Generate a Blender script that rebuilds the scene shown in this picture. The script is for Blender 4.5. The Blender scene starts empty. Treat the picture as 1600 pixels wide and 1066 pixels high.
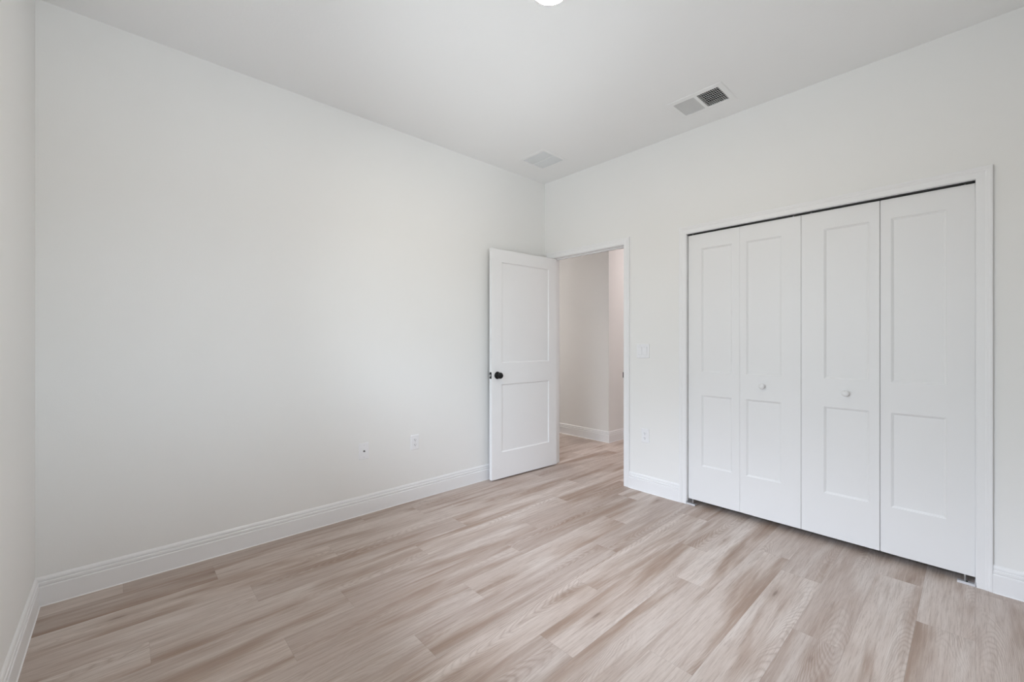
import bpy, bmesh, math, random
from mathutils import Vector, Matrix

# ------------------------------------------------------------------ camera / world / exposure
SC = bpy.context.scene
COL = SC.collection
H = 2.845                                    # ceiling height
cam_d = bpy.data.cameras.new('camera')
cam_d.sensor_width = 36.0
cam_d.lens = 663.0 / 1600.0 * 36.0
cam_d.clip_start = 0.01
cam = bpy.data.objects.new('camera', cam_d)
COL.objects.link(cam)
cam.location = (2.966, -3.18, 1.243)
cam.rotation_euler = (math.radians(90), 0, math.radians(47.4))
SC.camera = cam

SC.view_settings.view_transform = 'Standard'
SC.view_settings.look = 'None'
SC.view_settings.gamma = 1.0
SC.view_settings.use_curve_mapping = False
SC.view_settings.exposure = 0.04

LAMP_COL, LAMP_STRENGTH = (1.0, 0.89, 0.72), 172.0
HALL_COL, HALL_STRENGTH = (1.0, 0.88, 0.88), 335.0
HALL_FILL_COL, HALL_FILL_STRENGTH = (1.0, 0.95, 0.93), 450.0  # added fill for the hall wall facing the doorway
# daylight outside the window by elevation (sine of the angle above the horizon, colour x strength)
GROUND_NEAR = (1.0, 1.0, 1.0)          # shaded ground close to the house
GROUND_MID = (11.2, 11.5, 12.2)
GROUND_FAR = (6.3, 6.3, 6.5)
SKY_LOW = (7.7, 8.6, 9.9)
SKY_HIGH = (28.5, 30.4, 36.5)          # the bright side of the sky, beyond window_1
SKY_HIGH_DIM = (2.2, 1.8, 1.8)       # the overcast side, beyond window_2

world = bpy.data.worlds.new('daylight')
SC.world = world
world.use_nodes = True
nt = world.node_tree
nt.nodes.clear()
w_out = nt.nodes.new('ShaderNodeOutputWorld')
w_bg = nt.nodes.new('ShaderNodeBackground')
w_tc = nt.nodes.new('ShaderNodeTexCoord')
w_sep = nt.nodes.new('ShaderNodeSeparateXYZ')
nt.links.new(w_tc.outputs['Generated'], w_sep.inputs[0])
az = nt.nodes.new('ShaderNodeMath')
az.operation = 'ADD'
nt.links.new(w_sep.outputs['X'], az.inputs[0])
nt.links.new(w_sep.outputs['Y'], az.inputs[1])
azr = nt.nodes.new('ShaderNodeMapRange')
azr.inputs['From Min'].default_value = -0.3
azr.inputs['From Max'].default_value = 0.3
nt.links.new(az.outputs[0], azr.inputs['Value'])
azm = nt.nodes.new('ShaderNodeMix')
azm.data_type = 'RGBA'
nt.links.new(azr.outputs[0], azm.inputs[0])
azm.inputs[6].default_value = tuple(SKY_HIGH) + (1,)
azm.inputs[7].default_value = tuple(SKY_HIGH_DIM) + (1,)
prev = None
for lo, hi, ca, cb in ((-0.66, -0.54, GROUND_NEAR, GROUND_MID), (-0.34, -0.22, None, GROUND_FAR), (-0.05, 0.05, None, SKY_LOW), (0.24, 0.40, None, SKY_HIGH)):
    mr = nt.nodes.new('ShaderNodeMapRange')
    mr.inputs['From Min'].default_value = lo
    mr.inputs['From Max'].default_value = hi
    mx = nt.nodes.new('ShaderNodeMix')
    mx.data_type = 'RGBA'
    nt.links.new(w_sep.outputs['Z'], mr.inputs['Value'])
    nt.links.new(mr.outputs[0], mx.inputs[0])
    if prev is None: mx.inputs[6].default_value = tuple(ca) + (1,)
    else: nt.links.new(prev, mx.inputs[6])
    if cb is SKY_HIGH: nt.links.new(azm.outputs[2], mx.inputs[7])
    else: mx.inputs[7].default_value = tuple(cb) + (1,)
    prev = mx.outputs[2]
nt.links.new(prev, w_bg.inputs['Color'])
nt.links.new(w_bg.outputs[0], w_out.inputs[0])

# the daylight windows beside and behind the camera (a sampling portal in each opening)
WX0, WX1, WZ0, WZ1 = 1.00, 2.30, 0.92, 2.12
W2Y0, W2Y1 = -2.95, -1.85
def portal(x, y, z, sx, sz, rz):
    pl = bpy.data.lights.new('window_portal', 'AREA')
    pl.shape = 'RECTANGLE'
    pl.size, pl.size_y = sx, sz
    pl.cycles.is_portal = True
    po = bpy.data.objects.new('window_portal', pl)
    COL.objects.link(po)
    po.location = (x, y, z)
    po.rotation_euler = (math.radians(90), 0, rz)      # shines into the room
portal((WX0 + WX1) / 2, -3.478 - 0.148, (WZ0 + WZ1) / 2, WX1 - WX0, WZ1 - WZ0, 0)
USE_W2 = True
if USE_W2:
    portal(3.28 + 0.148, (W2Y0 + W2Y1) / 2, (WZ0 + WZ1) / 2, W2Y1 - W2Y0, WZ1 - WZ0, math.radians(90))

# ------------------------------------------------------------------ materials
def new_mat(name):
    m = bpy.data.materials.new(name)
    m.use_nodes = True
    return m, m.node_tree, m.node_tree.nodes['Principled BSDF']

def N(nt, kind, **kw):
    n = nt.nodes.new(kind)
    for k, v in kw.items():
        if k.startswith('i_'):
            key = k[2:]
            n.inputs[int(key) if key.isdigit() else key.replace('_', ' ')].default_value = v
        else:
            setattr(n, k, v)
    return n

def paint(name, col, rough=0.6, bump_scale=0, bump=0.0, spec=0.5, tone=0.0):
    m, nt, b = new_mat(name)
    b.inputs['Roughness'].default_value = rough
    b.inputs['Specular IOR Level'].default_value = spec
    tc = N(nt, 'ShaderNodeTexCoord')
    n1 = N(nt, 'ShaderNodeTexNoise', i_Scale=3.0, i_Detail=3.0)
    nt.links.new(tc.outputs['Object'], n1.inputs['Vector'])
    mx = N(nt, 'ShaderNodeMix', data_type='RGBA')
    mx.inputs[6].default_value = tuple(c * (1 - tone) for c in col) + (1,)
    mx.inputs[7].default_value = tuple(min(1, c * (1 + tone)) for c in col) + (1,)
    nt.links.new(n1.outputs[0], mx.inputs[0])
    nt.links.new(mx.outputs[2], b.inputs['Base Color'])
    if bump:
        n2 = N(nt, 'ShaderNodeTexNoise', i_Scale=bump_scale, i_Detail=2.5)
        nt.links.new(tc.outputs['Object'], n2.inputs['Vector'])
        bp = N(nt, 'ShaderNodeBump', i_Strength=bump, i_Distance=0.002)
        nt.links.new(n2.outputs[0], bp.inputs['Height'])
        nt.links.new(bp.outputs[0], b.inputs['Normal'])
    return m

def metal(name, col, rough, metallic=1.0):
    m, nt, b = new_mat(name)
    b.inputs['Metallic'].default_value = metallic
    tc = N(nt, 'ShaderNodeTexCoord')
    n1 = N(nt, 'ShaderNodeTexNoise', i_Scale=60.0, i_Detail=2.0)
    nt.links.new(tc.outputs['Object'], n1.inputs['Vector'])
    mr = N(nt, 'ShaderNodeMapRange')
    mr.inputs['To Min'].default_value = rough * 0.85
    mr.inputs['To Max'].default_value = rough * 1.15
    nt.links.new(n1.outputs[0], mr.inputs['Value'])
    nt.links.new(mr.outputs[0], b.inputs['Roughness'])
    b.inputs['Base Color'].default_value = col + (1,)
    return m

def glow(name, col, strength):
    m, nt, b = new_mat(name)
    b.inputs['Base Color'].default_value = (0.9, 0.9, 0.9, 1)
    b.inputs['Emission Color'].default_value = col + (1,)
    b.inputs['Emission Strength'].default_value = strength
    return m

M_WALL = paint('wall_paint', (0.85, 0.845, 0.828), 0.75, 160, 0.10, 0.3, 0.006)
M_CEIL = paint('ceiling_paint', (0.90, 0.90, 0.895), 0.85, 55, 0.25, 0.2, 0.006)
M_TRIM = paint('trim_paint', (0.86, 0.86, 0.862), 0.40, 60, 0.01, 0.5, 0.004)
M_DOOR = paint('door_paint', (0.86, 0.86, 0.862), 0.42, 60, 0.01, 0.5, 0.004)
M_CLOSET = paint('closet_door_paint', (0.83, 0.83, 0.83), 0.45, 60, 0.01, 0.5, 0.004)
M_VENT = paint('vent_enamel', (0.88, 0.88, 0.875), 0.45, 60, 0.0, 0.5, 0.004)
M_PLATE = paint('white_plastic', (0.87, 0.87, 0.885), 0.35, 60, 0.0, 0.5, 0.004)
M_SLOT = paint('dark_slot', (0.05, 0.05, 0.05), 0.6, 60, 0.0, 0.3, 0.05)
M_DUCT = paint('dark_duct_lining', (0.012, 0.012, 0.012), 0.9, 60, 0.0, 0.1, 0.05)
M_DAMP = metal('galvanised_damper', (0.55, 0.55, 0.55), 0.5)
M_BLACK = metal('matte_black_metal', (0.012, 0.012, 0.013), 0.38, 0.6)
M_STEEL = metal('satin_steel', (0.62, 0.62, 0.62), 0.35)
M_ZINC = metal('zinc_plate', (0.80, 0.81, 0.84), 0.45, 0.55)
M_HINGE = metal('dull_nickel_hinge', (0.48, 0.48, 0.48), 0.4)
M_TRACK = metal('dark_track_metal', (0.03, 0.03, 0.03), 0.6, 0.5)
M_CAULK = paint('caulk', (0.86, 0.85, 0.82), 0.5, 60, 0.0, 0.4, 0.01)
M_LAMP = glow('lamp_diffuser', LAMP_COL, LAMP_STRENGTH)
M_LAMPH = glow('hall_lamp_diffuser', HALL_COL, HALL_STRENGTH)
M_HALL_FILL = glow('hall_fill_diffuser', HALL_FILL_COL, HALL_FILL_STRENGTH)
M_VINYL = paint('vinyl_window', (0.85, 0.85, 0.85), 0.4, 60, 0.0, 0.5, 0.004)

def glass_mat():
    m = bpy.data.materials.new('window_glass')
    m.use_nodes = True
    nt = m.node_tree
    nt.nodes.clear()
    o = N(nt, 'ShaderNodeOutputMaterial')
    t = N(nt, 'ShaderNodeBsdfTransparent')
    t.inputs[0].default_value = (0.96, 0.98, 0.97, 1)
    g = N(nt, 'ShaderNodeBsdfGlossy')
    g.inputs['Roughness'].default_value = 0.02
    fr = N(nt, 'ShaderNodeFresnel', i_IOR=1.45)
    mx = N(nt, 'ShaderNodeMixShader')
    nt.links.new(fr.outputs[0], mx.inputs[0])
    nt.links.new(t.outputs[0], mx.inputs[1])
    nt.links.new(g.outputs[0], mx.inputs[2])
    nt.links.new(mx.outputs[0], o.inputs[0])
    return m
M_GLASS = glass_mat()

def floor_mat():
    """Vinyl oak planks: UV = metres along (u) and across (v) each plank, 'rnd' = one random colour per plank."""
    m, nt, b = new_mat('oak_vinyl_planks')
    L = nt.links.new
    uv = N(nt, 'ShaderNodeUVMap', uv_map='plank_uv')
    at = N(nt, 'ShaderNodeAttribute', attribute_name='rnd')
    sep = N(nt, 'ShaderNodeSeparateColor')
    L(at.outputs['Color'], sep.inputs[0])
    sxy = N(nt, 'ShaderNodeSeparateXYZ')
    L(uv.outputs[0], sxy.inputs[0])
    def math_(op, a, b_=None, c=None):
        n = N(nt, 'ShaderNodeMath', operation=op)
        for i, v in enumerate((a, b_, c)):
            if v is None: continue
            if isinstance(v, (int, float)): n.inputs[i].default_value = v
            else: L(v, n.inputs[i])
        return n.outputs[0]
    u, v = sxy.outputs[0], sxy.outputs[1]
    r1, r2, r3 = sep.outputs[0], sep.outputs[1], sep.outputs[2]
    offu = math_('MULTIPLY', r1, 37.0)
    offv = math_('MULTIPLY', r2, 23.0)
    uu = math_('ADD', u, offu)
    vv = math_('ADD', v, offv)
    def vec(su, sv):
        c = N(nt, 'ShaderNodeCombineXYZ')
        L(math_('MULTIPLY', uu, su), c.inputs[0])
        L(math_('MULTIPLY', vv, sv), c.inputs[1])
        L(math_('MULTIPLY', r3, 11.0), c.inputs[2])
        return c.outputs[0]
    def noise(vecsock, scale, detail=3.0, rough=0.55, dist=0.0):
        n = N(nt, 'ShaderNodeTexNoise', i_Scale=scale, i_Detail=detail, i_Roughness=rough, i_Distortion=dist)
        L(vecsock, n.inputs['Vector'])
        return n.outputs[0]
    def ramp(sock, p0, p1, interp='LINEAR'):
        mr = N(nt, 'ShaderNodeMapRange', interpolation_type='SMOOTHSTEP')
        mr.inputs['From Min'].default_value = p0
        mr.inputs['From Max'].default_value = p1
        L(sock, mr.inputs['Value'])
        return mr.outputs[0]
    def mix(f, a, bb, blend='MIX'):
        mx = N(nt, 'ShaderNodeMix', data_type='RGBA', blend_type=blend)
        for i, s in ((0, f), (6, a), (7, bb)):
            if isinstance(s, (int, float)): mx.inputs[i].default_value = s
            elif isinstance(s, tuple): mx.inputs[i].default_value = s + (1,)
            else: L(s, mx.inputs[i])
        return mx.outputs[2]
    # broad brown bands along the grain
    band = ramp(noise(vec(0.85, 7.0), 1.0, 3.0, 0.55, 0.5), 0.46, 0.69)
    band2 = ramp(noise(vec(1.6, 24.0), 1.0, 4.0, 0.6, 0.6), 0.47, 0.70)
    pale = ramp(noise(vec(0.9, 9.0), 1.37, 2.0, 0.5, 0.3), 0.46, 0.72)
    # cathedral grain: nested arches along each plank, bent by noise
    wander = noise(vec(1.3, 0.0), 1.0, 1.0, 0.4, 0.0)
    v0 = math_('ADD', math_('MULTIPLY', r2, 0.178), math_('MULTIPLY_ADD', wander, 0.16, -0.08))
    dv = math_('SUBTRACT', v, v0)
    arch = math_('MULTIPLY', math_('MULTIPLY', dv, dv), 1500.0)
    warp = noise(vec(3.2, 13.0), 1.0, 2.0, 0.5, 0.2)
    val = math_('ADD', math_('MULTIPLY_ADD', u, 19.0, arch), math_('MULTIPLY', warp, 5.5))
    ringf = math_('SINE', math_('MULTIPLY', val, 6.2832))
    rings = math_('POWER', math_('MULTIPLY_ADD', ringf, 0.5, 0.5), 5.0)
    rlight = math_('POWER', math_('MULTIPLY_ADD', ringf, -0.5, 0.5), 4.0)
    rmask = ramp(noise(vec(1.1, 6.0), 0.8, 1.0, 0.5, 0.0), 0.42, 0.66)
    rings = math_('MULTIPLY', rings, rmask)
    rlight = math_('MULTIPLY', rlight, rmask)
    # fine fibres
    fib = noise(vec(12.0, 290.0), 1.0, 3.0, 0.65, 0.1)
    fib2 = noise(vec(4.0, 95.0), 1.0, 4.0, 0.65, 0.25)
    # knots: small dark cores, rare
    kv = N(nt, 'ShaderNodeTexVoronoi', feature='F1', i_Scale=1.0)
    L(vec(1.7, 7.5), kv.inputs['Vector'])
    halo = ramp(kv.outputs['Distance'], 0.30, 0.05)
    knot = math_('MULTIPLY', ramp(kv.outputs['Distance'], 0.085, 0.02), ramp(fib2, 0.3, 0.6))
    base = mix(r3, (0.426, 0.343, 0.298), (0.614, 0.529, 0.475))
    c = mix(math_('MULTIPLY', pale, 0.60), base, (0.679, 0.616, 0.570))
    c = mix(math_('MULTIPLY', band, 0.90), c, (0.325, 0.222, 0.163))
    c = mix(math_('MULTIPLY', math_('MULTIPLY', band2, math_('MULTIPLY_ADD', band, 0.7, 0.3)), 0.55), c, (0.259, 0.174, 0.125))
    c = mix(math_('MULTIPLY', halo, 0.45), c, (0.314, 0.214, 0.157))
    c = mix(math_('MULTIPLY', rings, 0.34), c, (0.259, 0.186, 0.145))
    c = mix(math_('MULTIPLY', rlight, 0.16), c, (0.728, 0.677, 0.640))
    c = mix(math_('MULTIPLY', ramp(fib2, 0.47, 0.70), 0.34), c, (0.303, 0.226, 0.181))
    c = mix(math_('MULTIPLY', ramp(fib, 0.48, 0.70), 0.42), c, (0.276, 0.209, 0.168))
    c = mix(math_('MULTIPLY', ramp(fib2, 0.50, 0.28), 0.20), c, (0.728, 0.672, 0.628))
    c = mix(math_('MULTIPLY', knot, 0.65), c, (0.144, 0.096, 0.069))
    # plank joint: thin dark line
    w_, l_ = 0.178, 1.23
    ev = math_('MINIMUM', v, math_('SUBTRACT', w_, v))
    eu = math_('MINIMUM', u, math_('SUBTRACT', l_, u))
    ed = math_('MINIMUM', ev, eu)
    joint = ramp(ed, 0.0016, 0.0002)
    c = mix(math_('MULTIPLY', joint, 0.20), c, (0.16, 0.12, 0.10))
    L(c, b.inputs['Base Color'])
    rr = math_('MULTIPLY_ADD', fib, 0.12, 0.36)
    L(rr, b.inputs['Roughness'])
    b.inputs['Specular IOR Level'].default_value = 0.45
    hgt = math_('SUBTRACT', math_('MULTIPLY', fib, 0.35), joint)
    bp = N(nt, 'ShaderNodeBump', i_Strength=0.18, i_Distance=0.001)
    L(hgt, bp.inputs['Height'])
    L(bp.outputs[0], b.inputs['Normal'])
    return m
M_FLOOR = floor_mat()

# ------------------------------------------------------------------ mesh helpers
def obj(name, bm, mat, parent=None, loc=None, rot=None, smooth=False):
    bmesh.ops.recalc_face_normals(bm, faces=bm.faces[:])
    me = bpy.data.meshes.new(name)
    bm.to_mesh(me)
    bm.free()
    if smooth:
        for p in me.polygons: p.use_smooth = True
    mats = mat if isinstance(mat, (list, tuple)) else [mat]
    for m in mats: me.materials.append(m)
    o = bpy.data.objects.new(name, me)
    COL.objects.link(o)
    if parent is not None: o.parent = parent
    if loc is not None: o.location = loc
    if rot is not None: o.rotation_euler = rot
    return o

def tag(o, label=None, cat=None, group=None, kind=None):
    if label: o['label'] = label
    if cat: o['category'] = cat
    if group: o['group'] = group
    if kind: o['kind'] = kind
    return o

def empty(name, loc=(0, 0, 0), rot=(0, 0, 0)):
    o = bpy.data.objects.new(name, None)
    o.empty_display_size = 0.05
    COL.objects.link(o)
    o.location = loc
    o.rotation_euler = rot
    return o

def box(bm, x0, x1, y0, y1, z0, z1, bevel=0.0, segs=2, mi=0):
    r = bmesh.ops.create_cube(bm, size=1.0)
    vs = r['verts']
    for v in vs:
        v.co = Vector((x0 + (v.co.x + .5) * (x1 - x0), y0 + (v.co.y + .5) * (y1 - y0), z0 + (v.co.z + .5) * (z1 - z0)))
    fs = set(f for v in vs for f in v.link_faces)
    for f in fs: f.material_index = mi
    if bevel:
        es = list(set(e for v in vs for e in v.link_edges))
        bmesh.ops.bevel(bm, geom=es, offset=bevel, segments=segs, profile=0.5, affect='EDGES')
    return vs

def lathe(bm, prof, M=Matrix.Identity(4), n=40, mi=0):
    """revolve (r, z) points about local z"""
    rings = []
    for r, z in prof:
        if r < 1e-6:
            rings.append([bm.verts.new(M @ Vector((0, 0, z)))])
        else:
            rings.append([bm.verts.new(M @ Vector((r * math.cos(2 * math.pi * k / n), r * math.sin(2 * math.pi * k / n), z))) for k in range(n)])
    for a, b in zip(rings, rings[1:]):
        for k in range(n):
            k2 = (k + 1) % n
            if len(a) == 1 and len(b) == 1: continue
            if len(a) == 1: f = bm.faces.new((a[0], b[k], b[k2]))
            elif len(b) == 1: f = bm.faces.new((a[k], a[k2], b[0]))
            else: f = bm.faces.new((a[k], a[k2], b[k2], b[k]))
            f.material_index = mi

def extrude_profile(bm, prof, p0, p1, out, up, m0=0.0, m1=0.0):
    """sweep closed profile [(depth, height)] from p0 to p1; ends mitred by m*depth (m*height if given as ('h', m))"""
    p0, p1, out, up = Vector(p0), Vector(p1), Vector(out), Vector(up)
    d = (p1 - p0).normalized()
    def sh(m, a, b_):
        if isinstance(m, tuple): return m[1] * b_
        return m * a
    A = [bm.verts.new(p0 + out * a + up * h + d * sh(m0, a, h)) for a, h in prof]
    B = [bm.verts.new(p1 + out * a + up * h - d * sh(m1, a, h)) for a, h in prof]
    n = len(prof)
    for i in range(n):
        j = (i + 1) % n
        bm.faces.new((A[i], A[j], B[j], B[i]))
    bm.faces.new(A)
    bm.faces.new(B[::-1])

def wall_mesh(axis, pos, thick, s_rng, z_rng, holes):
    """wall slab; axis 'x': wall runs along x at y=pos..pos+thick; axis 'y': runs along y at x=pos..pos+thick"""
    bm = bmesh.new()
    ss = sorted(set([s_rng[0], s_rng[1]] + [h[0] for h in holes] + [h[1] for h in holes]))
    zs = sorted(set([z_rng[0], z_rng[1]] + [h[2] for h in holes] + [h[3] for h in holes]))
    cache = {}
    def V(i, j, k):
        key = (i, j, k)
        if key not in cache:
            s, z, d = ss[i], zs[j], pos + thick * k
            cache[key] = bm.verts.new((s, d, z) if axis == 'x' else (d, s, z))
        return cache[key]
    def solid(i, j):
        if i < 0 or j < 0 or i >= len(ss) - 1 or j >= len(zs) - 1: return False
        sc, zc = (ss[i] + ss[i + 1]) / 2, (zs[j] + zs[j + 1]) / 2
        return not any(h[0] < sc < h[1] and h[2] < zc < h[3] for h in holes)
    for i in range(len(ss) - 1):
        for j in range(len(zs) - 1):
            if not solid(i, j): continue
            for k in (0, 1):
                bm.faces.new((V(i, j, k), V(i + 1, j, k), V(i + 1, j + 1, k), V(i, j + 1, k)))
            if not solid(i - 1, j): bm.faces.new((V(i, j, 0), V(i, j, 1), V(i, j + 1, 1), V(i, j + 1, 0)))
            if not solid(i + 1, j): bm.faces.new((V(i + 1, j, 0), V(i + 1, j, 1), V(i + 1, j + 1, 1), V(i + 1, j + 1, 0)))
            if not solid(i, j - 1): bm.faces.new((V(i, j, 0), V(i, j, 1), V(i + 1, j, 1), V(i + 1, j, 0)))
            if not solid(i, j + 1): bm.faces.new((V(i, j + 1, 0), V(i, j + 1, 1), V(i + 1, j + 1, 1), V(i + 1, j + 1, 0)))
    return bm

def struct(name, bm, mat, label, cat, **kw):
    return tag(obj(name, bm, mat, **kw), label, cat, kind='structure')

# ------------------------------------------------------------------ room dimensions
YN = -3.478          # wall beside the camera (left edge of the photo)
XR = 3.28           # wall behind / right of the camera
T = 0.115           # interior wall thickness
DX0, DX1, DZ = 0.094, 0.930, 2.068      # bedroom door opening (inside the jamb lining)
CX0, CX1, CZ = 1.484, 2.973, 2.058      # closet opening (inside the lining)
J = 0.018                               # lining thickness
HALLY = 1.20

# ------------------------------------------------------------------ floor
PW, PL, PX = 0.178, 1.23, 0.123
ENDS = {0: -1.580, 1: -2.260, 2: -2.700, 3: -1.867, 4: -2.38, 5: -2.680, 6: -1.890, 7: -2.270, 8: -1.435, 9: -1.878,
        10: -1.025, 11: -1.62, 12: -0.545, 13: -1.045, 14: -0.205, 15: -0.583, 16: -1.30}
def build_floor():
    bm = bmesh.new()
    uvl = bm.loops.layers.uv.new('plank_uv')
    cl = bm.loops.layers.float_color.new('rnd')
    rg = random.Random(11)
    X0, X1, Y0, Y1 = -2.95, XR + 0.12, YN - 0.12, 4.2
    k0 = math.floor((X0 - PX) / PW)
    k1 = math.ceil((X1 - PX) / PW)
    for k in range(k0, k1):
        xa, xb = PX + k * PW, PX + (k + 1) * PW
        end = ENDS.get(k, rg.uniform(-2, 0))
        j0 = math.floor((Y0 - end) / PL)
        for j in range(j0, j0 + 12):
            ya, yb = end + j * PL, end + (j + 1) * PL
            if ya > Y1: break
            cxa, cxb, cya, cyb = max(xa, X0), min(xb, X1), max(ya, Y0), min(yb, Y1)
            if cxb <= cxa or cyb <= cya: continue
            vs = [bm.verts.new((x, y, 0)) for x, y in ((cxa, cya), (cxb, cya), (cxb, cyb), (cxa, cyb))]
            f = bm.faces.new(vs)
            col = (rg.random(), rg.random(), rg.random(), 1)
            flip = rg.random() < 0.5
            for lp in f.loops:
                v_ = lp.vert.co.x - xa
                u_ = lp.vert.co.y - ya
                if flip: v_, u_ = PW - v_, PL - u_
                lp[uvl].uv = (u_, v_)
                lp[cl] = col
    bmesh.ops.remove_doubles(bm, verts=bm.verts[:], dist=1e-5)
    o = struct('floor', bm, M_FLOOR, 'light greige oak-look plank floor running from the bedroom out into the hall', 'floor')
    return o
build_floor()

# ------------------------------------------------------------------ walls and ceiling
V1 = (1.550, 1.914, -0.462, -0.190)      # supply register
V2 = (0.240, 0.537, -0.595, -0.282)      # return grille
def ceiling_mesh():
    bm = bmesh.new()
    holes = [(V1[0] + .032, V1[1] - .032, V1[2] + .036, V1[3] - .036), (V2[0] + .018, V2[1] - .018, V2[2] + .025, V2[3] - .025)]
    xs = sorted({-3.0, XR + .15} | {h[0] for h in holes} | {h[1] for h in holes})
    ys = sorted({YN - .3, 4.3} | {h[2] for h in holes} | {h[3] for h in holes})
    c = {}
    def V(i, j):
        if (i, j) not in c: c[(i, j)] = bm.verts.new((xs[i], ys[j], H))
        return c[(i, j)]
    for i in range(len(xs) - 1):
        for j in range(len(ys) - 1):
            xc, yc = (xs[i] + xs[i + 1]) / 2, (ys[j] + ys[j + 1]) / 2
            if any(h[0] < xc < h[1] and h[2] < yc < h[3] for h in holes): continue
            bm.faces.new((V(i, j), V(i, j + 1), V(i + 1, j + 1), V(i + 1, j)))
    r = bmesh.ops.extrude_face_region(bm, geom=bm.faces[:])
    for g in r['geom']:
        if isinstance(g, bmesh.types.BMVert): g.co.z += 0.10
    return bm
struct('ceiling', ceiling_mesh(), M_CEIL, 'smooth white lightly textured flat ceiling over the bedroom', 'ceiling')

struct('wall_left', wall_mesh('y', -T, T, (YN - 0.15, T), (0, H), []), M_WALL,
       'long bare off-white wall on the left side of the room', 'wall')
struct('wall_right', wall_mesh('x', 0, T, (0, XR), (0, H),
       [(DX0 - J, DX1 + J, -1, DZ + J), (CX0 - J, CX1 + J, -1, CZ + J)]), M_WALL,
       'off-white wall holding the doorway and the closet', 'wall')
struct('wall_near', wall_mesh('x', YN - 0.15, 0.15, (0, XR + 0.15), (0, H), [(WX0, WX1, WZ0, WZ1)]), M_WALL,
       'sliver of off-white wall at the far left edge of the photo', 'wall')
struct('wall_rear', wall_mesh('y', XR, 0.15, (YN, 0.9), (0, H), [(W2Y0, W2Y1, WZ0, WZ1)] if USE_W2 else []), M_WALL,
       'off-white wall to the right of the closet just outside the frame', 'wall')

# hall beyond the doorway
bm = bmesh.new()
box(bm, -2.9, -0.05, HALLY, 4.2, 0, H)
struct('wall_hall_corner', bm, M_WALL, 'hallway wall with an outside corner seen through the open doorway', 'wall')
bm = bmesh.new()
box(bm, 1.25, 1.33, T, 4.2, 0, H)
struct('wall_hall_right', bm, M_WALL, 'hallway side wall hidden behind the closet', 'wall')
bm = bmesh.new()
box(bm, -0.05, 1.33, 4.12, 4.2, 0, H)
struct('wall_hall_end', bm, M_WALL, 'wall closing the far end of the hallway', 'wall')
bm = bmesh.new()
box(bm, -2.98, -2.9, T, HALLY, 0, H)
struct('wall_hall_left', bm, M_WALL, 'wall closing the left branch of the hallway', 'wall')
bm = bmesh.new()
box(bm, -2.9, -T, 0.0, T, 0, H)
struct('wall_hall_near', bm, M_WALL, 'hallway side of the partition left of the doorway', 'wall')
# closet interior
bm = bmesh.new()
box(bm, 1.33, XR, 0.78, 0.86, 0, H)
struct('wall_closet_back', bm, M_WALL, 'back wall inside the closed closet', 'wall')

# ------------------------------------------------------------------ baseboards
BP = [(0, 0), (0.0145, 0), (0.0145, 0.0880), (0.0138, 0.0900), (0.0100, 0.0925), (0.0098, 0.0950), (0.0122, 0.0968), (0.0128, 0.1030),
      (0.0120, 0.1095), (0.0075, 0.1118), (0.0070, 0.1145), (0.0094, 0.1168), (0.0090, 0.1240), (0.0068, 0.1300), (0.0035, 0.1340), (0, 0.1350)]
def baseboard(name, p0, p1, out, m0, m1, label):
    bm = bmesh.new()
    extrude_profile(bm, BP, p0, p1, out, (0, 0, 1), m0, m1)
    # bead of caulk along the floor
    extrude_profile(bm, [(0.0143, 0), (0.0185, 0), (0.0143, 0.004)], p0, p1, out, (0, 0, 1), m0, m1)
    return struct(name, bm, M_TRIM, label, 'baseboard')
baseboard('baseboard_left', (0, YN, 0), (0, 0, 0), (1, 0, 0), 1, 1, 'white stepped baseboard along the long bare left wall')
baseboard('baseboard_near', (0, YN, 0), (XR, YN, 0), (0, 1, 0), 1, 1, 'white baseboard at the bottom left corner of the photo')
baseboard('baseboard_rear', (XR, YN, 0), (XR, 0, 0), (-1, 0, 0), 1, 1, 'white baseboard on the wall right of the camera')
CW = 0.055
baseboard('baseboard_centre', (DX1 + 0.004 + CW, 0, 0), (CX0 - 0.003 - CW, 0, 0), (0, -1, 0), 0, 0, 'short white baseboard between the doorway and the closet')
baseboard('baseboard_right', (CX1 + 0.003 + CW, 0, 0), (XR, 0, 0), (0, -1, 0), 0, 1, 'short white baseboard right of the closet at the photo edge')
baseboard('baseboard_hall_far', (-2.9, HALLY, 0), (-0.05, HALLY, 0), (0, -1, 0), 0, -1, 'white hallway baseboard facing the doorway')
baseboard('baseboard_hall_side', (-0.05, HALLY, 0), (-0.05, 4.12, 0), (1, 0, 0), -1, 0, 'white hallway baseboard running away past the outside corner')

# ------------------------------------------------------------------ casings and linings
CP = [(0, 0), (0.0095, 0), (0.0105, 0.002), (0.0105, 0.030), (0.0125, 0.0325), (0.0135, 0.036), (0.0135, 0.041), (0.0150, 0.0435),
      (0.0160, 0.046), (0.0160, 0.0525), (0.0145, CW), (0, CW)]   # (depth out of the wall, distance from the opening)
def casing(name, x0, x1, ztop, ysurf, outy, label, r=0.004):
    bm = bmesh.new()
    out = (0, outy, 0)
    extrude_profile(bm, CP, (x0 - r, ysurf, 0), (x0 - r, ysurf, ztop + r), out, (-1, 0, 0), 0, ('h', -1))
    extrude_profile(bm, CP, (x1 + r, ysurf, 0), (x1 + r, ysurf, ztop + r), out, (1, 0, 0), 0, ('h', -1))
    extrude_profile(bm, CP, (x0 - r, ysurf, ztop + r), (x1 + r, ysurf, ztop + r), out, (0, 0, 1), ('h', -1), ('h', -1))
    return struct(name, bm, M_TRIM, label, 'door casing')
casing('trim_1', DX0, DX1, DZ, 0, -1, 'white stepped casing around the bedroom doorway')
casing('trim_2', CX0, CX1, CZ, 0, -1, 'white stepped casing framing the wide closet opening', 0.003)
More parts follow.
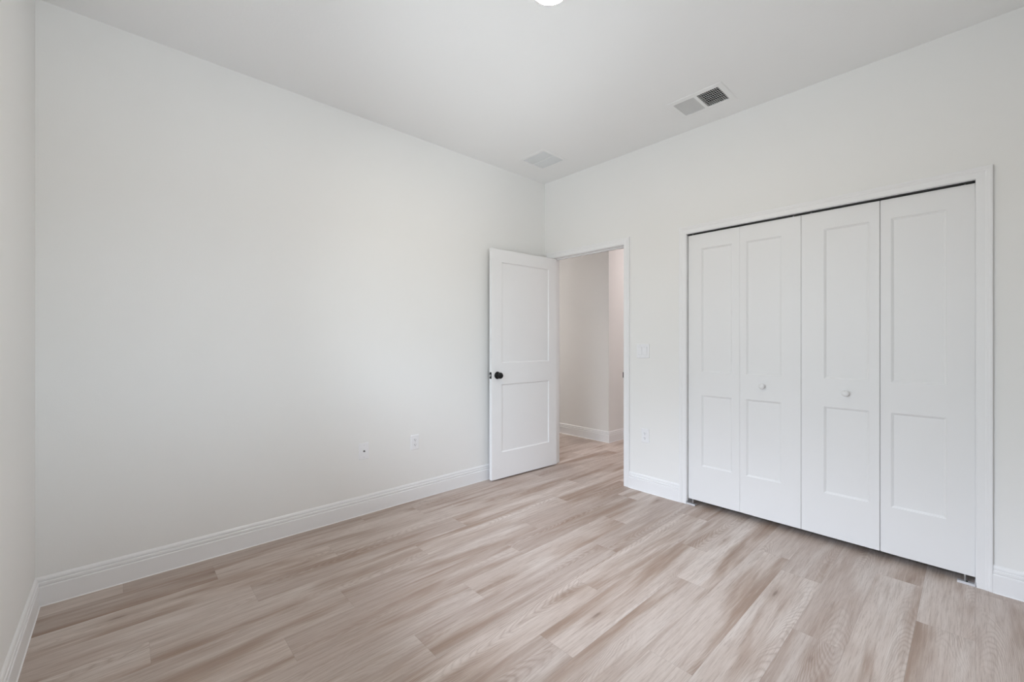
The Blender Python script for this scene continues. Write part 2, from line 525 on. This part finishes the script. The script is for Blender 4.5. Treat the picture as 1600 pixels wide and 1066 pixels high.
casing('trim_3', DX0, DX1, DZ, T, 1, 'white casing on the hallway side of the doorway')

def lining(name, x0, x1, z, label, stop):
    bm = bmesh.new()
    box(bm, x0 - J, x0, 0.0, T, 0, z + J)
    box(bm, x1, x1 + J, 0.0, T, 0, z + J)
    box(bm, x0, x1, 0.0, T, z, z + J)
    if stop:      # door stop strips
        s0, s1 = 0.038, 0.072
        box(bm, x0, x0 + 0.011, s0, s1, 0, z)
        box(bm, x1 - 0.011, x1, s0, s1, 0, z)
        box(bm, x0 + 0.011, x1 - 0.011, s0, s1, z - 0.011, z)
    return struct(name, bm, M_TRIM, label, 'door jamb')
jamb = lining('trim_4', DX0, DX1, DZ, 'white jamb lining inside the bedroom doorway', True)
lining('trim_5', CX0, CX1, CZ, 'white jamb lining of the closet opening', False)

# strike plate on the latch side of the jamb
bm = bmesh.new()
box(bm, DX1 - 0.0022, DX1 + 0.0005, -0.001, 0.034, 0.922, 0.980, 0.0008)
box(bm, DX1 - 0.0030, DX1 - 0.0021, 0.011, 0.026, 0.936, 0.966)
box(bm, DX1 - 0.0085, DX1 - 0.0006, -0.0035, -0.0008, 0.927, 0.975, 0.0008)
o = obj('strike_plate', bm, M_BLACK, jamb); o['label'] = 'small black strike plate'

# ------------------------------------------------------------------ panel doors
def panel_face(bm, w, h, y, sgn, recs, depth, bev):
    """front face of a door at y with recessed panels; sgn = direction into the door"""
    xs = sorted({0, w} | {r[0] for r in recs} | {r[1] for r in recs})
    zs = sorted({0, h} | {r[2] for r in recs} | {r[3] for r in recs})
    c = {}
    def V(x, z, d=0.0):
        k = (round(x, 5), round(z, 5), round(d, 5))
        if k not in c: c[k] = bm.verts.new((x, y + sgn * d, z))
        return c[k]
    for i in range(len(xs) - 1):
        for j in range(len(zs) - 1):
            x0, x1, z0, z1 = xs[i], xs[i + 1], zs[j], zs[j + 1]
            rec = any(abs(r[0] - x0) < 1e-6 and abs(r[1] - x1) < 1e-6 and abs(r[2] - z0) < 1e-6 and abs(r[3] - z1) < 1e-6 for r in recs)
            if not rec:
                bm.faces.new((V(x0, z0), V(x1, z0), V(x1, z1), V(x0, z1)))
                continue
            loops = []
            for ins, dp in bev:
                loops.append([V(x0 + ins, z0 + ins, dp * depth), V(x1 - ins, z0 + ins, dp * depth), V(x1 - ins, z1 - ins, dp * depth), V(x0 + ins, z1 - ins, dp * depth)])
            for a, b_ in zip(loops, loops[1:]):
                for k in range(4):
                    k2 = (k + 1) % 4
                    bm.faces.new((a[k], a[k2], b_[k2], b_[k]))
            bm.faces.new(loops[-1])
    return c, xs, zs

def panel_door_mesh(w, h, t, recs, depth, bev, both=True):
    bm = bmesh.new()
    recs = [tuple(r) for r in recs]
    c0, xs, zs = panel_face(bm, w, h, 0, 1, recs, depth, bev)
    if both: c1, _, _ = panel_face(bm, w, h, t, -1, recs, depth, bev)
    else:
        c1 = {}
        for i in xs:
            for j in zs: c1[(round(i, 5), round(j, 5), 0.0)] = bm.verts.new((i, t, j))
        for i in range(len(xs) - 1):
            for j in range(len(zs) - 1):
                g = lambda x, z: c1[(round(x, 5), round(z, 5), 0.0)]
                bm.faces.new((g(xs[i], zs[j]), g(xs[i + 1], zs[j]), g(xs[i + 1], zs[j + 1]), g(xs[i], zs[j + 1])))
    k = lambda x, z: (round(x, 5), round(z, 5), 0.0)
    for i in range(len(xs) - 1):
        for z in (0, h):
            bm.faces.new((c0[k(xs[i], z)], c0[k(xs[i + 1], z)], c1[k(xs[i + 1], z)], c1[k(xs[i], z)]))
    for j in range(len(zs) - 1):
        for x in (0, w):
            bm.faces.new((c0[k(x, zs[j])], c0[k(x, zs[j + 1])], c1[k(x, zs[j + 1])], c1[k(x, zs[j])]))
    return bm

# --- bedroom door: local x = hinge -> latch, y = thickness, origin on the hinge pin line
DW, DT = 0.813, 0.035
D_B, D_T = 0.012, 2.063
DOOR_ANG = 92.7
door = empty('door_1', (DX0 + 0.0035, 0.030, D_B), (0, 0, -math.radians(DOOR_ANG)))
tag(door, 'white two-panel bedroom door standing open against the left wall, round black knob', 'door', kind='structure')
ST = 0.100
recs = [(ST + 0.006, DW - ST - 0.012, 1.045 - D_B, 1.950 - D_B), (ST + 0.006, DW - ST - 0.012, 0.245 - D_B, 0.853 - D_B)]
bm = panel_door_mesh(DW, D_T - D_B, DT, recs, 0.0095, [(0, 0), (0.002, 0.55), (0.009, 1.0)])
leaf = obj('door_leaf', bm, M_DOOR, door, (0.0, 0.004, 0))
KZ = 0.938 - D_B
KX = DW - 0.060
knob_prof = [(0, 0.0), (0.0315, 0.0), (0.0325, 0.002), (0.0320, 0.0065), (0.0295, 0.0085), (0.0150, 0.0095), (0.0125, 0.013), (0.0115, 0.020),
             (0.0125, 0.027), (0.0175, 0.0315), (0.0245, 0.0355), (0.0278, 0.0415), (0.0275, 0.0495), (0.0240, 0.0560), (0.0165, 0.0600), (0, 0.0615)]
for side, nm in ((1, 'knob'), (-1, 'knob')):
    bm = bmesh.new()
    if side == 1: Mx = Matrix.Translation((KX, 0.004 + DT, KZ)) @ Matrix.Rotation(-math.pi / 2, 4, 'X')
    else: Mx = Matrix.Translation((KX, 0.004, KZ)) @ Matrix.Rotation(math.pi / 2, 4, 'X')
    # +z of the profile must point away from the leaf
    lathe(bm, knob_prof, Mx, 40)
    k = obj(nm, bm, M_BLACK, door, smooth=True)
    k['label'] = 'round matte black door knob'
bm = bmesh.new()
box(bm, DW - 0.0005, DW + 0.0016, 0.004 + 0.005, 0.004 + 0.030, KZ - 0.0285, KZ + 0.0285, 0.0008)
lp = obj('latch_plate', bm, M_BLACK, door)
lp['label'] = 'black latch face plate'
bm = bmesh.new()
box(bm, DW + 0.001, DW + 0.011, 0.004 + 0.010, 0.004 + 0.025, KZ - 0.0085, KZ + 0.0085, 0.003)
obj('latch_bolt', bm, M_STEEL, lp)
for hz in (0.262, 1.057, 1.845):
    bm = bmesh.new()
    for a in range(5):
        z0 = hz - D_B - 0.0445 + a * 0.0178
        lathe(bm, [(0, z0 + .0003), (0.0062, z0 + .0003), (0.0062, z0 + 0.0175), (0, z0 + 0.0175)], Matrix.Translation((-0.0015, 0.0, 0)), 20)
    lathe(bm, [(0, hz - D_B + 0.0445), (0.0045, hz - D_B + 0.0445), (0.0048, hz - D_B + 0.047), (0, hz - D_B + 0.050)], Matrix.Translation((-0.0015, 0.0, 0)), 16)
    box(bm, -0.0022, 0.0002, 0.004, 0.034, hz - D_B - 0.0445, hz - D_B + 0.0445)
    h_ = obj('hinge', bm, M_HINGE, door)
    h_['label'] = 'satin nickel butt hinge'

# --- closet bifold doors: two pairs of leaves
LT, LB, LTOP = 0.035, 0.041, 2.047
YD = 0.014
seams = [CX0 + 0.004, 1.855, 2.221, 2.604, CX1 - 0.0005]
recx = [(1.589, 1.804), (1.897, 2.111), (2.341, 2.556), (2.652, 2.870)]
moulding = [(0, 0), (0.002, 0.35), (0.0065, 0.55), (0.009, 0.9), (0.013, 1.0), (0.016, 0.97)]
pairs = [('door_2', 0, 'left-hand pair of white bifold closet door leaves with a small white knob', 1),
         ('door_3', 2, 'right-hand pair of white bifold closet door leaves with a small white knob', 2)]
track_y = YD + LT / 2
for nm, i0, lab, kside in pairs:
    px_ = seams[i0] if i0 == 0 else seams[4]
    root = empty(nm, (px_, YD, LB))
    tag(root, lab, 'closet door', kind='structure')
    for i in (i0, i0 + 1):
        # the joint between the third and fourth leaf stands a touch wider
        g1 = {0: 0.0004, 1: 0.0010, 2: 0.0013, 3: 0}[i]
        g0 = {0: 0, 1: 0.0004, 2: 0.0010, 3: 0.0013}[i]
        x0, x1 = seams[i] + g0, seams[i + 1] - g1
        w = x1 - x0
        rx0, rx1 = recx[i][0] - x0, recx[i][1] - x0
        bm = panel_door_mesh(w, LTOP - LB, LT, [(rx0, rx1, 0.305 - LB, 0.838 - LB), (rx0, rx1, 1.010 - LB, 1.935 - LB)], 0.0075, moulding, both=False)
        es = [e for e in bm.edges if all(abs(v.co.y) < 1e-6 for v in e.verts) and
              (all(abs(v.co.x) < 1e-6 for v in e.verts) or all(abs(v.co.x - w) < 1e-6 for v in e.verts)
               or all(abs(v.co.z) < 1e-6 for v in e.verts) or all(abs(v.co.z - (LTOP - LB)) < 1e-6 for v in e.verts))]
        bmesh.ops.bevel(bm, geom=es, offset=0.0014, segments=2, profile=0.5, affect='EDGES')
        obj('door_leaf', bm, M_CLOSET, root, (x0 - px_, 0, 0))
    kx = 1.998 if i0 == 0 else 2.448
    bm = bmesh.new()
    Mx = Matrix.Translation((kx - px_, 0, (0.938 if i0 == 0 else 0.930) - LB)) @ Matrix.Rotation(math.pi / 2, 4, 'X')
    lathe(bm, [(0, 0), (0.0115, 0), (0.0105, 0.0045), (0.0115, 0.0075), (0.0160, 0.0095), (0.0188, 0.0130), (0.0190, 0.0170), (0.0172, 0.0212), (0.0120, 0.0245), (0.0060, 0.0257), (0, 0.0260)], Mx, 36)
    k = obj('knob', bm, M_CLOSET, root, smooth=True)
    k['label'] = 'small round white knob'
    # top pins riding in the track and the bottom pivot pin
    pinx = (seams[0] + 0.030) if i0 == 0 else (seams[4] - 0.036)
    gx = (seams[2] - 0.045) if i0 == 0 else (seams[2] + 0.050)
    for q, zt in ((pinx, 0), (gx, 0)):
        bm = bmesh.new()
        lathe(bm, [(0, LTOP - LB), (0.0042, LTOP - LB), (0.0042, LTOP - LB + 0.0075), (0, LTOP - LB + 0.0075)], Matrix.Translation((q - px_, LT / 2 - 0.006, 0)), 16)
        p = obj('top_pin', bm, M_STEEL, root)
        p['label'] = 'short steel pin reaching up to the track'
    bm = bmesh.new()
    lathe(bm, [(0, 0.0045 - LB), (0.0040, 0.0045 - LB), (0.0040, 0.0), (0, 0.0)], Matrix.Translation((pinx - px_, 0.012, 0)), 16)
    p = obj('pivot_pin', bm, M_STEEL, root)
    p['label'] = 'steel bottom pivot pin'

# overhead track, dark channel
bm = bmesh.new()
tx0, tx1, ty0, ty1 = CX0 + 0.0005, CX1 - 0.0005, 0.003, 0.052
box(bm, tx0, tx1, ty0, ty1, CZ - 0.003, CZ - 0.0005)
box(bm, tx0, tx1, ty0, ty0 + 0.002, CZ - 0.0085, CZ - 0.003)
box(bm, tx0, tx1, ty1 - 0.002, ty1, CZ - 0.0085, CZ - 0.003)
o = obj('closet_track', bm, M_TRACK)
tag(o, 'dark metal overhead track along the top of the closet doors', 'door track')

def bracket(x_in, sgn, label):
    """L-shaped floor bracket of the bottom pivot; its upright leg sits on the jamb"""
    root = empty('pivot_bracket', (x_in, YD + 0.012, 0))
    tag(root, label, 'door bracket', 'bottom pivot brackets of the closet doors')
    bm = bmesh.new()
    a, b_ = (0.0, 0.064)
    xs = sorted((sgn * a, sgn * b_))
    box(bm, xs[0], xs[1], -0.036, 0.012, 0.0005, 0.0035, 0.0006)
    box(bm, xs[0], xs[1], -0.036, -0.0335, 0.0035, 0.0125)
    xs2 = sorted((0, sgn * 0.002))
    box(bm, xs2[0], xs2[1], -0.0335, 0.012, 0.0035, 0.024)
    obj('bracket_plate', bm, M_ZINC, root)
    bm = bmesh.new()
    lathe(bm, [(0, 0.0035), (0.008, 0.0035), (0.008, 0.0045), (0, 0.0045)], Matrix.Translation((sgn * 0.033, 0, 0)), 6)
    s = obj('pivot_socket', bm, M_BLACK, root)
    s['label'] = 'black pivot socket'
bracket(CX0, 1, 'small steel floor bracket under the leftmost closet door leaf')
bracket(CX1, -1, 'small steel floor bracket under the rightmost closet door leaf')

# ------------------------------------------------------------------ wall plates
def plate_mesh(w, h, t=0.0055):
    bm = bmesh.new()
    prof = [(0, 0), (0.0003, 0.55), (0.0022, 0.9), (0.005, 1.0)]
    loops = []
    for ins, k in prof:
        a, b_ = w / 2 - ins, h / 2 - ins
        loops.append([bm.verts.new((sx * a, -t * k, sz * b_)) for sx, sz in ((-1, -1), (1, -1), (1, 1), (-1, 1))])
    for A, B in zip(loops, loops[1:]):
        for k in range(4):
            bm.faces.new((A[k], A[(k + 1) % 4], B[(k + 1) % 4], B[k]))
    bm.faces.new(loops[-1])
    bm.faces.new(loops[0][::-1])
    return bm
def screw(parent, x, z, y=-0.0055):
    bm = bmesh.new()
    lathe(bm, [(0, 0), (0.0032, 0), (0.0028, 0.0010), (0, 0.0013)], Matrix.Translation((x, y, z)) @ Matrix.Rotation(math.pi / 2, 4, 'X'), 16)
    box(bm, x - 0.0026, x + 0.0026, y - 0.0014, y - 0.0011, z - 0.0004, z + 0.0004, mi=1)
    obj('screw', bm, [M_PLATE, M_SLOT], parent)
def duplex_outlet(loc, rz, label):
    root = empty('power_outlet', loc, (0, 0, rz))
    tag(root, label, 'outlet')
    obj('cover_plate', plate_mesh(0.070, 0.114), M_PLATE, root)
    for s in (-1, 1):
        bm = bmesh.new()
        zc = s * 0.0195
        pts = []
        for k in range(32):
            a = 2 * math.pi * k / 32
            pts.append((0.0172 * math.cos(a), max(-0.0135, min(0.0135, 0.0172 * math.sin(a)))))
        A = [bm.verts.new((x, -0.0054, zc + z)) for x, z in pts]
        B = [bm.verts.new((x * .97, -0.0078, zc + z * .97)) for x, z in pts]
        for k in range(32): bm.faces.new((A[k], A[(k + 1) % 32], B[(k + 1) % 32], B[k]))
        bm.faces.new(B)
        f = obj('socket_face', bm, M_PLATE, root)
        bm = bmesh.new()
        box(bm, -0.0074, -0.0052, -0.0083, -0.0077, zc - 0.001, zc + 0.0085)
        box(bm, 0.0054, 0.0072, -0.0083, -0.0077, zc + 0.000, zc + 0.0075)
        lathe(bm, [(0, 0), (0.0027, 0), (0.0027, 0.0006), (0, 0.0006)], Matrix.Translation((0, -0.0077, zc - 0.0065)) @ Matrix.Rotation(math.pi / 2, 4, 'X'), 16)
        sl = obj('socket_slots', bm, M_SLOT, f)
        sl['label'] = 'dark contact slots'
    screw(root, 0, 0)
duplex_outlet((0, -1.489, 0.449), math.pi / 2, 'white duplex power outlet low on the left wall, nearer the open door')
duplex_outlet((1.134, 0, 0.461), 0, 'white duplex power outlet low on the wall between doorway and closet')

root = empty('coax_outlet', (0, -1.900, 0.452), (0, 0, math.pi / 2))
tag(root, 'white cable wall plate with a dark round centre connector low on the left wall', 'outlet')
obj('cover_plate', plate_mesh(0.072, 0.116), M_PLATE, root)
bm = bmesh.new()
lathe(bm, [(0, 0), (0.0068, 0), (0.0068, 0.0025), (0.0050, 0.0025), (0.0048, 0.0100), (0.0035, 0.0100), (0.0033, 0.004), (0, 0.004)],
      Matrix.Translation((0, -0.0055, 0)) @ Matrix.Rotation(math.pi / 2, 4, 'X'), 20)
c_ = obj('connector', bm, metal('dark_connector', (0.22, 0.22, 0.22), 0.4), root)
c_['label'] = 'dark metal coaxial connector'
screw(root, 0, 0.042); screw(root, 0, -0.042)

root = empty('light_switch', (1.112, 0, 1.160))
tag(root, 'white double rocker light switch beside the doorway casing', 'light switch')
obj('cover_plate', plate_mesh(0.116, 0.116), M_PLATE, root)
for sx in (-0.023, 0.023):
    bm = bmesh.new()
    box(bm, sx - 0.0168, sx + 0.0168, -0.0062, -0.005, -0.0335, 0.0335, mi=1)
    w_, h_ = 0.0158, 0.0325
    V = [bm.verts.new(p) for p in ((sx - w_, -0.0061, -h_), (sx + w_, -0.0061, -h_), (sx + w_, -0.0061, h_), (sx - w_, -0.0061, h_),
                                   (sx - w_, -0.0066, -h_), (sx + w_, -0.0066, -h_), (sx + w_, -0.0105, h_), (sx - w_, -0.0105, h_),
                                   (sx - w_, -0.0080, 0), (sx + w_, -0.0080, 0))]
    for f in ((4, 5, 9, 8), (8, 9, 6, 7), (0, 1, 5, 4), (2, 3, 7, 6)): bm.faces.new([V[i] for i in f])
    bm.faces.new([V[i] for i in (0, 4, 8, 7, 3)])
    bm.faces.new([V[i] for i in (1, 2, 6, 9, 5)])
    obj('rocker', bm, [M_PLATE, paint('rocker_gap_%d' % (sx > 0), (0.55, 0.55, 0.55), 0.5)], root)
    screw(root, sx, 0.048); screw(root, sx, -0.048)

# ------------------------------------------------------------------ ceiling vents
def frame_mesh(w, h, margin, bars, t=0.0035):
    """flat stamped frame with a raised lip, face down at z=-t; bars = list of (x0,x1,y0,y1)"""
    bm = bmesh.new()
    wi, hi = w / 2 - margin[0], h / 2 - margin[1]
    rings = []
    for a, b_, z in ((w / 2, h / 2, 0), (w / 2, h / 2, -0.0008), (w / 2 - 0.004, h / 2 - 0.004, -t), (wi, hi, -t), (wi, hi, 0.004)):
        rings.append([bm.verts.new((sx * a, sy * b_, z)) for sx, sy in ((-1, -1), (1, -1), (1, 1), (-1, 1))])
    rings.append(rings[0])
    for A, B in zip(rings, rings[1:]):
        for k in range(4):
            bm.faces.new((A[k], A[(k + 1) % 4], B[(k + 1) % 4], B[k]))
    for x0, x1, y0, y1 in bars: box(bm, x0, x1, y0, y1, -t + .0004, 0.004)
    return bm
def duct(bm, x0, x1, y0, y1, d):
    v = [bm.verts.new(p) for p in ((x0, y0, 0.0045), (x1, y0, 0.0045), (x1, y1, 0.0045), (x0, y1, 0.0045), (x0, y0, d), (x1, y0, d), (x1, y1, d), (x0, y1, d))]
    for f in ((0, 1, 5, 4), (1, 2, 6, 5), (2, 3, 7, 6), (3, 0, 4, 7), (4, 5, 6, 7)): bm.faces.new([v[i] for i in f])
def slat(bm, axis, c, a0, a1, width, ang, t=0.0009, z=-0.001):
    """thin blade centred at c on the other axis, running a0..a1 along axis"""
    dx, dz = math.sin(ang) * width / 2, math.cos(ang) * width / 2
    nx, nz = math.cos(ang) * t / 2, -math.sin(ang) * t / 2
    pts = [(c - dx - nx, z - dz - nz), (c + dx - nx, z + dz - nz), (c + dx + nx, z + dz + nz), (c - dx + nx, z - dz + nz)]
    A = [bm.verts.new((p, a0, q) if axis == 'y' else (a0, p, q)) for p, q in pts]
    B = [bm.verts.new((p, a1, q) if axis == 'y' else (a1, p, q)) for p, q in pts]
    for k in range(4): bm.faces.new((A[k], A[(k + 1) % 4], B[(k + 1) % 4], B[k]))
    bm.faces.new(A); bm.faces.new(B[::-1])

# supply register
cx, cy = (V1[0] + V1[1]) / 2, (V1[2] + V1[3]) / 2
w, h = V1[1] - V1[0], V1[3] - V1[2]
root = empty('supply_vent', (cx, cy, H - 0.0005))
tag(root, 'white two-way ceiling air register with one half dark and gridded, above the closet', 'air vent')
mg = (0.036, 0.041)
wi, hi = w / 2 - mg[0], h / 2 - mg[1]
obj('frame', frame_mesh(w, h, mg, [(-0.010, 0.010, -hi, hi)]), M_VENT, root)
for half in (-1, 1):
    bm = bmesh.new()
    n = 13 if half < 0 else 11
    a, b_ = (-wi, -0.010) if half < 0 else (0.010, wi)
    for k in range(n):
        c = a + (b_ - a) * (k + 0.5) / n
        slat(bm, 'y', c, -hi, hi, 0.0112 if half < 0 else 0.0098, math.radians(40 if half < 0 else -42), 0.0009, 0.0005)
    l_ = obj('louvers', bm, M_VENT, root)
bm = bmesh.new()
for k in range(8):
    c = -hi + 2 * hi * (k + 0.5) / 8
    slat(bm, 'x', c, -wi, wi, 0.0045, 0.0, 0.0010, 0.0085)
obj('cross_vanes', bm, M_VENT, root)
bm = bmesh.new()
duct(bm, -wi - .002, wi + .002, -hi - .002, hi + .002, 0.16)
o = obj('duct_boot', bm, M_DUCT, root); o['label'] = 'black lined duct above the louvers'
bm = bmesh.new()
box(bm, -wi, wi, hi - 0.0012, hi + 0.0012, 0.0045, 0.030)
box(bm, 0.0085, 0.0098, -hi, hi - 0.0012, 0.0135, 0.030)
o = obj('damper_collar', bm, M_DAMP, root); o['label'] = 'grey metal collar seen through the dark half'
for sx in (-1, 1):
    bm = bmesh.new()
    lathe(bm, [(0, 0), (0.0038, 0), (0.0030, -0.0012), (0, -0.0016)], Matrix.Translation((sx * (w / 2 - 0.015), 0, -0.0035)), 14)
    obj('screw', bm, M_VENT, root)

# return grille
cx, cy = (V2[0] + V2[1]) / 2, (V2[2] + V2[3]) / 2
w, h = V2[1] - V2[0], V2[3] - V2[2]
root = empty('return_vent', (cx, cy, H - 0.0005))
tag(root, 'square white ceiling return grille with fine slats, above the open door', 'air vent')
mg = (0.022, 0.030)
wi, hi = w / 2 - mg[0], h / 2 - mg[1]
obj('frame', frame_mesh(w, h, mg, [(-wi, wi, -0.006, 0.006)]), M_VENT, root)
for half in (-1, 1):
    bm = bmesh.new()
    n = 12
    a, b_ = (-hi, -0.006) if half < 0 else (0.006, hi)
    for k in range(n):
        c = a + (b_ - a) * (k + 0.5) / n
        slat(bm, 'x', c, -wi, wi, 0.0075, math.radians(-14), 0.0010, 0.0010)
    obj('louvers', bm, M_VENT, root)
bm = bmesh.new()
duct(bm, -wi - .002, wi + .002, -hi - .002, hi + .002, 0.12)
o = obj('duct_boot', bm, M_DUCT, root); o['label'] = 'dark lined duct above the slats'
for sx in (-1, 1):
    bm = bmesh.new()
    lathe(bm, [(0, 0), (0.0038, 0), (0.0030, -0.0012), (0, -0.0016)], Matrix.Translation((sx * (w / 2 - 0.013), 0, -0.0035)), 14)
    obj('screw', bm, M_VENT, root)

# ------------------------------------------------------------------ ceiling lamps
def disc_lamp(loc, mat, label):
    root = empty('ceiling_lamp', loc)
    tag(root, label, 'ceiling light')
    bm = bmesh.new()
    lathe(bm, [(0.0755, 0.0), (0.0850, 0.0), (0.0850, -0.0020), (0.0820, -0.0050), (0.0780, -0.0062), (0.0755, -0.0058), (0.0755, 0.0)], n=64)
    obj('trim_ring', bm, M_PLATE, root, smooth=True)
    bm = bmesh.new()
    lathe(bm, [(0.0753, -0.001), (0.0753, -0.0048), (0.070, -0.0058), (0.055, -0.0068), (0.035, -0.0080), (0.015, -0.0084), (0, -0.0085)], n=64)
    d = obj('diffuser', bm, mat, root, smooth=True)
    d['label'] = 'glowing white lens'
disc_lamp((1.656, -1.737, H - 0.0005), M_LAMP, 'bright round flush ceiling light cut by the top edge of the photo')
disc_lamp((0.60, 2.35, H - 0.0005), M_LAMPH, 'round flush ceiling light in the hallway, out of sight past the corner')

disc_lamp((-2.60, 0.60, H - 0.0005), M_HALL_FILL, 'added round fill light in the left branch of the hallway, out of sight')  # unseen extra lamp, added to brighten the hall wall beyond the doorway

# ------------------------------------------------------------------ windows beside and behind the camera
def window(name, loc, rz, ww, wh, label):
    root = empty(name, loc, (0, 0, rz))
    tag(root, label, 'window', kind='structure')
    bm = bmesh.new()
    f_ = 0.045
    box(bm, -ww / 2, -ww / 2 + f_, -0.03, 0.03, 0, wh); box(bm, ww / 2 - f_, ww / 2, -0.03, 0.03, 0, wh)
    box(bm, -ww / 2 + f_, ww / 2 - f_, -0.03, 0.03, 0, f_); box(bm, -ww / 2 + f_, ww / 2 - f_, -0.03, 0.03, wh - f_, wh)
    box(bm, -ww / 2 + f_, ww / 2 - f_, -0.025, 0.025, wh / 2 - 0.02, wh / 2 + 0.02)
    obj('window_frame', bm, M_VINYL, root)
    for z0, z1 in ((f_, wh / 2 - 0.02), (wh / 2 + 0.02, wh - f_)):
        bm = bmesh.new()
        box(bm, -ww / 2 + f_, ww / 2 - f_, -0.002, 0.002, z0, z1)
        obj('pane', bm, M_GLASS, root)
    bm = bmesh.new()
    box(bm, -ww / 2 - 0.03, ww / 2 + 0.03, 0.106, 0.125, -0.0005, 0.018, 0.003)
    box(bm, -ww / 2 + 0.001, ww / 2 - 0.001, 0.031, 0.106, 0.0, 0.017)
    obj('window_sill', bm, M_TRIM, root)
window('window_1', ((WX0 + WX1) / 2, YN - 0.105, WZ0), 0, WX1 - WX0, WZ1 - WZ0, 'white single-hung window in the wall left of the camera, out of the frame')
if USE_W2:
    window('window_2', (XR + 0.105, (W2Y0 + W2Y1) / 2, WZ0), math.radians(90), W2Y1 - W2Y0, WZ1 - WZ0, 'white single-hung window in the wall right of the camera, out of the frame')
